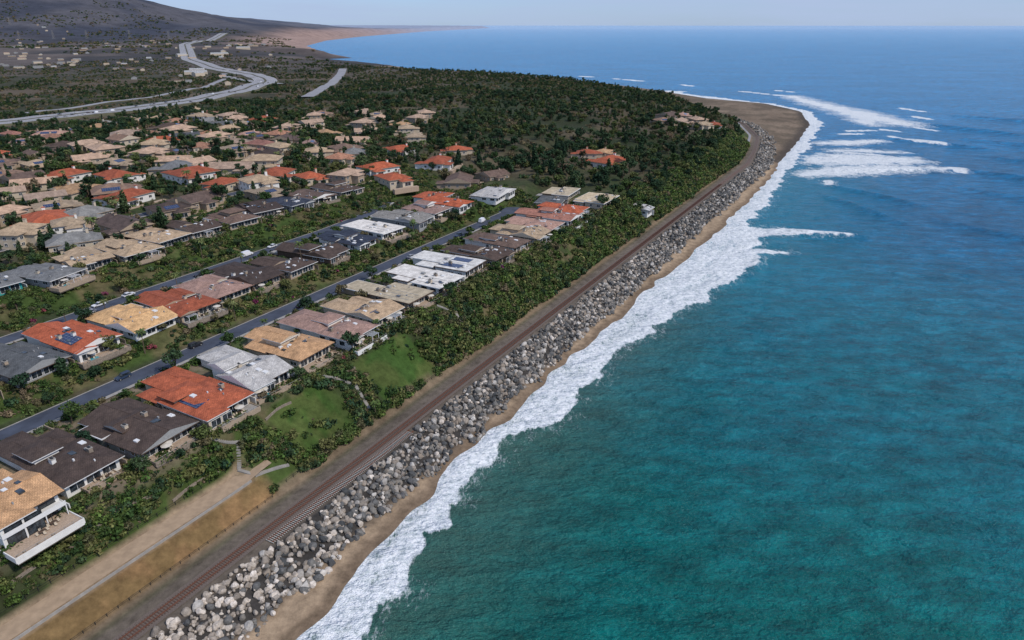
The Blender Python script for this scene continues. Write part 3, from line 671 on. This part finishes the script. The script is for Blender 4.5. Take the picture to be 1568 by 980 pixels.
# ---------------------------------------------------------------- cars
def carmesh(i,col,van=False,suv=False):
    M['car%d'%i]=simple('car_paint_%d'%i,col,.3,.04,1,spec=.6);k='car%d'%i
    mb=MB();L=5.6 if van else 4.7;hw_=.98 if van else .9
    rt=2.3 if van else (1.75 if suv else 1.42);bh=1.15 if van else (1.0 if suv else .88)
    prof=[(-L/2,.35),(L/2,.35),(L/2,.7),(L/2-.15,bh-.1),(L*.24,bh),(-L/2+.1,bh),(-L/2,.75)]
    n=len(mb.v)
    for y in (-hw_,hw_): mb.v+=[(x,y,z) for x,z in prof]
    m_=len(prof)
    for a in range(m_):
        b_=(a+1)%m_;mb.f.append((n+a,n+b_,n+m_+b_,n+m_+a));mb.m.append(mb.mi(k))
    mb.f.append(tuple(n+a for a in range(m_-1,-1,-1)));mb.m.append(mb.mi(k));mb.f.append(tuple(n+m_+a for a in range(m_)));mb.m.append(mb.mi(k))
    f0,f1=(L*.30,L*.2) if van else (L*.22,L*.06);r0,r1=(-L/2+.08,-L/2+.2) if (van or suv) else (-L*.42,-L*.26)
    lo=[(r0,-hw_+.03),(f0,-hw_+.03),(f0,hw_-.03),(r0,hw_-.03)];hi=[(r1,-hw_+.18),(f1,-hw_+.18),(f1,hw_-.18),(r1,hw_-.18)]
    for a in range(4):
        b_=(a+1)%4
        mb.poly([(*lo[a],bh),(*lo[b_],bh),(*hi[b_],rt-.08),(*hi[a],rt-.08)],k if (van and a!=1) else 'glass')
    mb.box(r1,f1,-hw_+.16,hw_-.16,rt-.1,rt,k)
    for x in (-L*.31,L*.31):
        for y in (-hw_,hw_):
            for rr,kk,yy in ((.34,'dark',.12),(.2,'grey',.135)):
                pts=[(x+rr*math.cos(t*math.pi/6),.34+rr*math.sin(t*math.pi/6)) for t in range(12)]
                mb.poly([(q[0],y+yy*(1 if y>0 else -1),q[1]) for q in pts],kk)
                if rr>.3:
                    for t in range(12):
                        q,r_=pts[t],pts[(t+1)%12];mb.poly([(q[0],y-.12*(1 if y>0 else -1),q[1]),(r_[0],y-.12*(1 if y>0 else -1),r_[1]),(r_[0],y+yy*(1 if y>0 else -1),r_[1]),(q[0],y+yy*(1 if y>0 else -1),q[1])],'dark')
    mb.box(L/2,L/2+.03,-.8,-.45,.6,.75,'trim');mb.box(L/2,L/2+.03,.45,.8,.6,.75,'trim')
    return mb.mesh('car')
CM=[carmesh(0,(.7,.7,.7)),carmesh(1,(.02,.02,.025),suv=True),carmesh(2,(.3,.3,.32)),carmesh(3,(.06,.02,.02)),carmesh(4,(.75,.75,.75),van=True),carmesh(5,(.03,.05,.09),suv=True)]
def car(s,w,v,rot=0,nm='parked_car'):
    o=link(bpy.data.objects.new(nm,CM[v]));x,y=XY(s,w);o.location=(x,y,ht(s,w)+.1);o.rotation_euler=(0,0,ROTZ+rot)
for s,w,v in [(78,76.4,1),(122,71.4,3),(192,71.4,2),(232,71.4,5),(52,76.4,5)]: car(s,w,v,random.choice([0,math.pi]))
car(262,75.4,4,.1,'parked_van')
for s,w,v in [(80,133.2,0),(92,133.2,0),(74,128.8,2),(121,128.8,1),(165,133.2,0)]: car(s,w,v,random.choice([0,math.pi]))
car(150,133.2,4,0,'parked_van')
for i in range(60):
    seg_=random.randint(1,5);t=random.uniform(.15,.85);a,b_=hw[seg_],hw[seg_+1];ang=math.atan2(b_[1]-a[1],b_[0]-a[0]);o_=random.choice([-16.5,-11.5,-6.5,6.5,11.5,16.5])
    s=a[0]+(b_[0]-a[0])*t-math.sin(ang)*o_;w=a[1]+(b_[1]-a[1])*t+math.cos(ang)*o_
    o=link(bpy.data.objects.new('freeway_car',CM[random.choice([0,0,2,1,4,3])]));x,y=XY(s,w);o.location=(x,y,ht(s+math.sin(ang)*o_,w-math.cos(ang)*o_)+3.22);o.rotation_euler=(0,0,ROTZ+ang)
# ---------------------------------------------------------------- vegetation prototypes
def leafcloud(V,F,centers,radii,n,size,R,flat=.8):
    for c,r in zip(centers,radii):
        k=int(n*r*r)
        d=R.normal(size=(k,3));d/=np.linalg.norm(d,axis=1)[:,None];rr=r*R.uniform(.55,1.05,(k,1));P=np.array(c)+d*rr*np.array([1,1,flat])
        a=R.normal(size=(k,3));a/=np.linalg.norm(a,axis=1)[:,None]
        nrm=d+R.normal(size=(k,3))*.5;u=np.cross(nrm,a);u/=np.linalg.norm(u,axis=1)[:,None];v=np.cross(nrm,u);v/=np.linalg.norm(v,axis=1)[:,None]
        s=size*R.uniform(.6,1.3,(k,1));q=np.stack([P-u*s-v*s*.6,P+u*s-v*s*.6,P+u*s*.7+v*s,P-u*s*.7+v*s*.8],1)
        n0=len(V);V.extend(map(tuple,q.reshape(-1,3)));F.extend([(n0+4*i,n0+4*i+1,n0+4*i+2,n0+4*i+3) for i in range(k)])
def tube(V,F,pts,rad,n=6):
    n0=len(V)
    for (x,y,z),r in zip(pts,rad):
        for i in range(n): V.append((x+r*math.cos(i*2*math.pi/n),y+r*math.sin(i*2*math.pi/n),z))
    for j in range(len(pts)-1):
        for i in range(n): F.append((n0+j*n+i,n0+j*n+(i+1)%n,n0+(j+1)*n+(i+1)%n,n0+(j+1)*n+i))
def finish(name,V,F,nb,leaf):
    me=bpy.data.meshes.new(name);me.from_pydata(V,[],F);me.materials.append(M['bark']);me.materials.append(M[leaf])
    me.polygons.foreach_set('material_index',[0]*nb+[1]*(len(F)-nb));me.update();return me
def treemesh(seed,h,r,leaf,conical=False):
    R=np.random.default_rng(seed);V=[];F=[]
    th=h*.38;tube(V,F,[(0,0,-1),(0,0,th*.5),(R.normal()*.2,R.normal()*.2,th),(R.normal()*.4,0,h*.75)],[.38,.28,.22,.08])
    cs=[];rs=[]
    m_=9 if not conical else 11
    for i in range(m_):
        if conical:
            z=h*(.22+.74*i/m_);rad=r*(1-.8*i/m_);a=R.uniform(0,6.28);cs.append((math.cos(a)*rad*.3,math.sin(a)*rad*.3,z));rs.append(rad*.75+.3)
        else:
            a=R.uniform(0,6.28);q=r*R.uniform(.25,.78);z=h*R.uniform(.42,.9);cs.append((math.cos(a)*q,math.sin(a)*q,z));rs.append(r*R.uniform(.28,.5))
            tube(V,F,[(0,0,th*.8),(math.cos(a)*q*.5,math.sin(a)*q*.5,(z+th)/2),cs[-1]],[.16,.1,.04],4)
    nb=len(F);leafcloud(V,F,cs,rs,20,.4,R);return finish('tree',V,F,nb,leaf)
def shrubmesh(seed,leaf):
    R=np.random.default_rng(seed);V=[];F=[];tube(V,F,[(0,0,-.3),(0,0,.6)],[.08,.04],4);nb=len(F)
    cs=[(R.uniform(-.7,.7),R.uniform(-.7,.7),R.uniform(.15,.6)) for _ in range(5)];leafcloud(V,F,cs,[R.uniform(.4,.75) for _ in cs],90,.15,R)
    return finish('shrub',V,F,nb,leaf)
def palmmesh(seed,h):
    R=np.random.default_rng(seed);V=[];F=[];tube(V,F,[(0,0,-1),(.1,0,h*.3),(.3,.1,h*.7),(.35,.1,h)],[.28,.2,.17,.2]);nb=len(F)
    for i in range(26):
        a=i*2.4;el=R.uniform(-.5,1.1);L=R.uniform(2.2,3.);prev=None
        for j in range(7):
            t=j/6;rr=L*t*math.cos(el*.6);z=h+math.sin(el)*L*t*.8-1.5*t*t
            cx,cy=.35+math.cos(a)*rr,.1+math.sin(a)*rr;wd=.42*math.sin(math.pi*min(1,t*.9+.12))
            p=[(cx-math.sin(a)*wd,cy+math.cos(a)*wd,z-.22),(cx,cy,z),(cx+math.sin(a)*wd,cy-math.cos(a)*wd,z-.22)]
            if prev:
                n0=len(V);V.extend(prev+p);F.append((n0,n0+1,n0+4,n0+3));F.append((n0+1,n0+2,n0+5,n0+4))
            prev=p
    return finish('palm',V,F,nb,'palm')
def protocol(name,meshes):
    c=bpy.data.collections.new(name)
    for me in meshes:
        o=bpy.data.objects.new(name,me);c.objects.link(o)
    return c
TM=[treemesh(1,9,4.2,'leaf'),treemesh(2,11,4.8,'leafd'),treemesh(3,7.5,4.2,'leaf'),treemesh(4,12,4.2,'leafd'),treemesh(5,9,5,'leafd'),treemesh(6,13,3,'leafd',True),treemesh(7,8,4.4,'olive')]
SM=[shrubmesh(11,'shrub'),shrubmesh(12,'shrub'),shrubmesh(13,'leaf'),shrubmesh(14,'olive'),shrubmesh(15,'leafd'),shrubmesh(16,'leaf')]
SD=[shrubmesh(31,'olive'),shrubmesh(32,'leaf'),shrubmesh(33,'leafd'),shrubmesh(34,'olive'),shrubmesh(35,'leafd')]
PM=[palmmesh(21,8),palmmesh(22,11)]
def scatter(name,coll,P,sc,tilt=None):
    P=np.asarray(P,float);me=bpy.data.meshes.new(name);me.vertices.add(len(P));me.vertices.foreach_set('co',P.ravel().astype(np.float32))
    a=me.attributes.new('scl','FLOAT','POINT');a.data.foreach_set('value',np.asarray(sc,np.float32))
    a=me.attributes.new('rotv','FLOAT_VECTOR','POINT');rv=rng.uniform(0,6.28,(len(P),3)) if tilt else np.stack([rng.normal(0,.05,len(P)),rng.normal(0,.05,len(P)),rng.uniform(0,6.28,len(P))],1)
    a.data.foreach_set('vector',rv.ravel().astype(np.float32))
    me.update();o=link(bpy.data.objects.new(name,me))
    g=bpy.data.node_groups.new(name+'_scatter','GeometryNodeTree');g.interface.new_socket('Geometry',in_out='INPUT',socket_type='NodeSocketGeometry');g.interface.new_socket('Geometry',in_out='OUTPUT',socket_type='NodeSocketGeometry')
    gi=g.nodes.new('NodeGroupInput');go=g.nodes.new('NodeGroupOutput');ip=g.nodes.new('GeometryNodeInstanceOnPoints');ci=g.nodes.new('GeometryNodeCollectionInfo')
    ci.inputs['Collection'].default_value=coll;ci.inputs['Separate Children'].default_value=True;ci.inputs['Reset Children'].default_value=True
    ip.inputs['Pick Instance'].default_value=True
    ns=g.nodes.new('GeometryNodeInputNamedAttribute');ns.data_type='FLOAT';ns.inputs['Name'].default_value='scl'
    nr=g.nodes.new('GeometryNodeInputNamedAttribute');nr.data_type='FLOAT_VECTOR';nr.inputs['Name'].default_value='rotv'
    L=g.links.new;L(gi.outputs[0],ip.inputs['Points']);L(ci.outputs[0],ip.inputs['Instance']);L(nr.outputs['Attribute'],ip.inputs['Rotation']);L(ns.outputs['Attribute'],ip.inputs['Scale'])
    ri=g.nodes.new('FunctionNodeRandomValue');ri.data_type='INT';ri.inputs[4].default_value=0;ri.inputs[5].default_value=len(coll.objects)-1
    L(ri.outputs[2],ip.inputs['Instance Index']);L(ip.outputs[0],go.inputs[0])
    md=o.modifiers.new('scatter','NODES');md.node_group=g;return o
OC=np.array(occ)
def clear(s,w,r):
    ok=np.ones(len(s),bool)
    for a,c,b,d in OC: ok&=~((np.abs(s-a)<b+r)&(np.abs(w-c)<d+r))
    return ok
HW=np.array(hw,float)
def dpoly(s,w,PL):
    PL=np.array(PL,float);d=np.full(len(s),1e9)
    for (a,b),(c,e_) in zip(PL[:-1],PL[1:]):
        vx,vy=c-a,e_-b;t=np.clip(((s-a)*vx+(w-b)*vy)/(vx*vx+vy*vy),0,1);d=np.minimum(d,np.hypot(s-a-t*vx,w-b-t*vy))
    return d
def noroad(s,w,r=0):
    ok=~((np.abs(w-74)<5.2+r)&(s<302))&~((np.abs(w-131)<4.8+r)&(s<245))&~((np.abs(w-219)<4.5+r)&(s<245))
    ok&=dpoly(s,w,HW)>30+r;ok&=dpoly(s+22,w+12,HW)>24
    ok&=dpoly(s,w,[(760,700),(1000,880),(1430,1233)])>15;ok&=dpoly(s+8,w+4,[(450,900),(650,960),(850,1060),(1043,1230)])>12
    return ok
def visible(s,w,m=30):
    x,y=XY(s,w);return (y>60)&(x>-.80*y*1.0-m-20)&(x<.8*y+m)
def samp(n,s0,s1,w0,w1): return rng.uniform(s0,s1,n),rng.uniform(w0,w1,n)
def pts3(s,w,dz=0):
    x,y=XY(s,w);return np.stack([x,y,height(s,w)+dz],1)
shr=protocol('coastal_shrub',SM);shd=protocol('dry_scrub',SD)
s,w=samp(30000,-40,700,9,29);wp=w
keep=(fbm(s/10,w/7,91,3)>.38)|(w<14)&(s>130)|(s>330)
ln=((s>60)&(s<82)&(w<26)&(w>11))|((s>96)&(s<126)&(w>11)&(w<26));keep&=~(ln&(rng.random(len(s))<.95));keep&=~((s<47)&(w<23))
keep&=clear(s,w,.2)&~((w>26.5)&(s<320)&(rng.random(len(s))<.75))
for PL in STR: keep&=dpoly(s,w,PL)>1.3
s,w=s[keep],w[keep];w2=w+wR(s)
scatter('bluff_shrubs',shr,pts3(s,w2,-.1),(.6+1.9*rng.random(len(s))**2.4)*np.interp(s,[0,140,300,700],[.8,1.1,1.25,1.6]))
s,w=samp(34000,-40,330,27,190)
keep=clear(s,w,.1)&noroad(s,w,.2)
bank=((w>79)&(w<90))|((w>137)&(w<155))
keep&=np.where(bank,fbm(s/9,w/5,95,3)>.42,rng.random(len(s))<.5)
s,w=s[keep],w[keep];scatter('garden_shrubs',shr,pts3(s,w,-.1),.45+1.7*rng.random(len(s))**2.2)
fl=protocol('bougainvillea_bush',[shrubmesh(41,'flower'),shrubmesh(42,'flower')])
s,w=samp(160,0,320,14,160);keep=clear(s,w,.1)&noroad(s,w,.3)&~((s<60)&(w<27));s,w=np.append(s[keep][:32],[238,240,243,236,112,114]),np.append(w[keep][:32],[27,28,27,26,86,87])
scatter('flowering_shrubs',fl,pts3(s,w,.1),rng.uniform(.6,1.5,len(s)))
trc=protocol('broadleaf_tree',TM)
s,w=samp(5200,50,480,176,640);keep=clear(s,w,-.8)&noroad(s,w,1)&visible(s,w)&(s<330+.45*(w-160));keep&=rng.random(len(s))<np.interp(w,[178,300,420,600],[.6,.7,.9,1])
s,w=s[keep],w[keep];scatter('neighbourhood_trees',trc,pts3(s,w,-.5),rng.uniform(.32,.8,len(s))+.3*(rng.random(len(s))>.88))
s,w=samp(13000,50,480,176,640);keep=clear(s,w,-.4)&noroad(s,w,.5)&visible(s,w)&(s<330+.45*(w-160));s,w=s[keep],w[keep]
scatter('neighbourhood_shrubs',shr,pts3(s,w,-.2),rng.uniform(.6,1.9,len(s)))
s,w=samp(22000,300,1600,22,1500);keep=clear(s,w,1.)&noroad(s,w,4)&visible(s,w)&(w-wR(s)>16)&(dsh(s,w)>50)&~((s<345)&(w<130))
keep&=((s>330+.3*(w-160))|(w>500))
x,y=XY(s,w);keep&=fbm(x/60,y/60,97,4)>np.interp(w-wR(s),[20,250,400,600,900],[.27,.37,.45,.50,.55])
s,w=s[keep],w[keep];dist=np.hypot(*XY(s,w))
scatter('woodland_trees',trc,pts3(s,w,-1.2),rng.uniform(.4,1.15,len(s))*(1+.35*(rng.random(len(s))>.92))*np.interp(dist,[400,700,1500],[1.,.8,.6]))
s,w=samp(22000,300,1700,60,2200);keep=noroad(s,w,2)&visible(s,w)&(dsh(s,w)>40)&clear(s,w,.5)&(w-wR(s)>30);x,y=XY(s,w);keep&=(fbm(x/45,y/45,98,4)>.44)&((s>330+.3*(w-160))|(w>500));s,w=s[keep],w[keep]
scatter('valley_scrub',shd,pts3(s,w,-.5),rng.uniform(1.4,3.8,len(s)))
s,w=samp(9000,1500,3600,1500,6500);x,y=XY(s,w);keep=visible(s,w)&(fbm(x/160,y/160,99,4)>.5)&(dsh(s,w)>150)&(dpoly(s,w,HW)>55);s,w=s[keep],w[keep]
scatter('distant_scrub',shd,pts3(s,w,-1),rng.uniform(4,8,len(s)))
def tree(s,w,v,sc,nm='broadleaf_tree'):
    o=link(bpy.data.objects.new(nm,(PM if nm=='palm_tree' else TM)[v]));x,y=XY(s,w);o.location=(x,y,ht(s,w)-.2);o.rotation_euler=(0,0,random.uniform(0,6.3));o.scale=(sc,)*3
TR=[(26,64),(44,65),(62,66),(81,65),(100,66),(119,66),(138,66),(158,66),(196,66),(236,66),(256,66),(45,114),(64,115),(83,116),(100,117),(117,117),(150,118),(172,118),(194,118),(216,118),(237,118),(30,86),(66,84),(99,83),(128,86),(170,85),(214,84),(250,85),(26,29),(44,28),(62,29),(80,28),(100,29),(118,29),(138,28),(157,28),(178,27),(198,28),(218,28),(238,27),(258,27),(275,27),(292,26),(310,25),(72,154),(90,155),(124,153),(160,155),(182,154),(219,153),(52,124),(75,123),(140,124),(180,123),(35,152),(58,148),(108,150),(145,150),(200,150),(240,150),(84,86),(115,85),(148,84),(190,86),(232,85),(68,10),(92,10),(140,12),(176,14),(205,12),
  (26,50),(44,52),(81,55),(100,53),(138,54),(157,55),(198,53),(218,55),(46,100),(100,101),(133,102),(151,101),(194,102),(236,103),(86,165),(123,166),(161,166),(200,167),(238,165),(150,18),(165,22),(185,18),(205,22),(225,18),(245,21),(265,17),(285,20),(135,20),(30,80),(110,81),(180,81),(145,140),(95,141),(55,140)]
TR+=[(s,random.choice([83,86,88,122,125,138,145,150])) for s in range(20,270,9)]
for s,w in TR:
    s+=random.uniform(-3,3);w+=random.uniform(-1.5,1.5)
    if not free(s,w,-.6) or abs(w-74)<4.5 or abs(w-131)<4.3: continue
    if random.random()<.2: tree(s,w,random.randint(0,1),random.uniform(.5,.85),'palm_tree')
    else: tree(s,w,random.choice([0,2,4,1,0,6]),random.uniform(.32,.75))
for i in range(60):
    s,w=random.uniform(110,420),random.uniform(180,420)
    if free(s,w,0): tree(s,w,random.randint(0,1),random.uniform(.8,1.2),'palm_tree')
for i in range(90):
    s=random.uniform(300,620);w=random.uniform(14,34);tree(s,w+float(wR(s)),random.choice([0,1,2,4]),random.uniform(.4,.9))
# ---------------------------------------------------------------- riprap
def rockmesh(seed):
    import bmesh
    bm=bmesh.new();bmesh.ops.create_icosphere(bm,subdivisions=2,radius=1);R=np.random.default_rng(seed)
    sc=R.uniform(.65,1.15,3);pl=[(lambda d:(d/np.linalg.norm(d)))(R.normal(size=3)) for _ in range(9)];of=R.uniform(.55,.85,9)
    for v in bm.verts:
        c=np.array(v.co)
        for n_,d_ in zip(pl,of):
            t=c@n_
            if t>d_: c=c-n_*(t-d_)
        v.co=Vector(c*sc+R.normal(size=3)*.02)
    me=bpy.data.meshes.new('boulder');bm.to_mesh(me);bm.free();me.materials.append(M['rock']);return me
def rockmat(name,stops):
    m,nt,b=newmat(name);oi=nt.nodes.new('ShaderNodeObjectInfo');c=objco(nt)
    g=ramp(nt,oi.outputs['Random'],stops)
    g=mixc(nt,g,ramp(nt,noise(nt,2.2,4,.7,c),[(.3,.55),(.7,1.35)]),.8,'MULTIPLY')
    nt.links.new(g,b.inputs['Base Color']);b.inputs['Roughness'].default_value=.9;b.inputs['Specular IOR Level'].default_value=.25;bump(nt,b,noise(nt,5,3,.7,c),.6,.12);return m
M['rock']=rockmat('riprap_stone',[(0,(.055,.058,.058)),(.3,(.12,.118,.112)),(.55,(.20,.185,.16)),(.75,(.29,.235,.18)),(.9,(.36,.335,.30)),(1,(.56,.52,.46))])
rk=protocol('riprap_boulder',[rockmesh(i) for i in range(8)])
M['rock']=rockmat('riprap_stone_pale',[(0,(.17,.145,.12)),(.3,(.34,.29,.235)),(.65,(.50,.43,.35)),(1,(.70,.62,.53))])
rk2=protocol('riprap_boulder_pale',[rockmesh(i+20) for i in range(5)])
def rocks(s0,s1,dens,smin,smax):
    n=int((s1-s0)*17*dens);s=rng.uniform(s0,s1,n);wp=rng.uniform(-19.5,-4.2,n);wp+=(vnoise(s/5,s*0,88)-.5)*4*(wp<-14)
    w=wp+wR(s);z=height(s,w)+rng.uniform(-.3,.75,n)*smax*.7
    x,y=XY(s,w);return np.stack([x,y,z],1),rng.uniform(0,1,n)**1.6*(smax-smin)+smin,s,wp
Pa,sa,ss_,wp_=rocks(-50,330,.95,.42,1.35);Pb,sb,sb_,wb_=rocks(330,700,.42,.7,1.5)
ok=~((ss_>32)&(ss_<92)&(wp_>-6.2));Pa,sa,ss_,wp_=Pa[ok],sa[ok],ss_[ok],wp_[ok]
pale=rng.random(len(ss_))<np.interp(ss_,[-50,25,45,60,330],[.85,.78,.45,.16,.10])*np.interp(wp_,[-20,-14,-8],[.3,.95,1.2])
scatter('riprap_rock_revetment',rk,np.concatenate([Pa[~pale],Pb]),np.concatenate([sa[~pale],sb]),tilt=True)
scatter('riprap_rock_revetment_pale',rk2,Pa[pale],sa[pale]*.95,tilt=True)
Pc,sc_,_,_=rocks(700,960,.15,.8,1.6);scatter('riprap_rock_revetment_far',rk,Pc,sc_,tilt=True)
# ---------------------------------------------------------------- pylons
def pylon(X,Y):
    mb=MB();s=(X-OX)*SA+(Y-OY)*CA;w=-(X-OX)*CA+(Y-OY)*SA;z=ht(s,w);h=42
    for sx_,sy_ in ((-1,-1),(1,-1),(1,1),(-1,1)):
        mb.poly([(X+sx_*5,Y+sy_*5,z),(X+sx_*5+1,Y+sy_*5,z),(X+sx_*.6+.5,Y+sy_*.6,z+h),(X+sx_*.6,Y+sy_*.6,z+h)],'conc')
    for zz_,ln_ in ((26,9),(33,8),(40,6)): mb.box(X-ln_,X+ln_,Y-.4,Y+.4,z+zz_,z+zz_+.9,'conc')
    for k in range(6):
        r0=5-4.4*k/6;r1=5-4.4*(k+1)/6;z0,z1=z+h*k/6,z+h*(k+1)/6
        mb.poly([(X-r0,Y-r0,z0),(X-r0+.7,Y-r0,z0),(X+r1,Y-r1,z1),(X+r1-.7,Y-r1,z1)],'conc')
    mb.obj('transmission_tower')
for X,Y in [(-2600,3900),(-2450,3950),(-2300,4000),(-2750,3850),(-2120,4100),(-1950,4200),(-2900,4300),(-1800,4300)]: pylon(X,Y)
# ---------------------------------------------------------------- light, sky, camera
EL=math.radians(47);RT=math.radians(122)
wd=bpy.data.worlds.new('World');scene.world=wd;wd.use_nodes=True;nt=wd.node_tree
sky=nt.nodes.new('ShaderNodeTexSky');sky.sky_type='NISHITA';sky.sun_disc=False;sky.sun_elevation=EL;sky.sun_rotation=RT;sky.air_density=1.0;sky.dust_density=.3;sky.ozone_density=3
bg=nt.nodes['Background'];tc=nt.nodes.new('ShaderNodeTexCoord')
mpn=nt.nodes.new('ShaderNodeMapping');nt.links.new(tc.outputs['Generated'],mpn.inputs[0]);mpn.inputs['Scale'].default_value=(1,1,9)
cl=noise(nt,3.2,5,.6,mpn.outputs[0])
c=mixc(nt,sky.outputs[0],(.56,.76,1.22),1.0,'MULTIPLY')
c=mixc(nt,c,(3.6,4.5,6.3),ramp(nt,cl,[(.32,.35),(.66,.95)]))
nt.links.new(c,bg.inputs['Color']);bg.inputs['Strength'].default_value=.12
sd=Vector((math.sin(RT)*math.cos(EL),math.cos(RT)*math.cos(EL),math.sin(EL)))
sl=bpy.data.lights.new('sun','SUN');sl.energy=2.9;sl.angle=math.radians(4);sl.color=(1,.93,.85);so=link(bpy.data.objects.new('sun',sl));so.rotation_euler=(-sd).to_track_quat('-Z','Y').to_euler()
cd=bpy.data.cameras.new('camera');co=link(bpy.data.objects.new('camera',cd));co.location=(0,0,120)
cd.sensor_width=36;cd.lens=36*1046/1568;cd.clip_end=300000;cd.clip_start=1
co.rotation_euler=(math.radians(90-23.37),0,0);scene.camera=co
scene.view_settings.view_transform='Standard';scene.view_settings.look='None';scene.view_settings.exposure=0
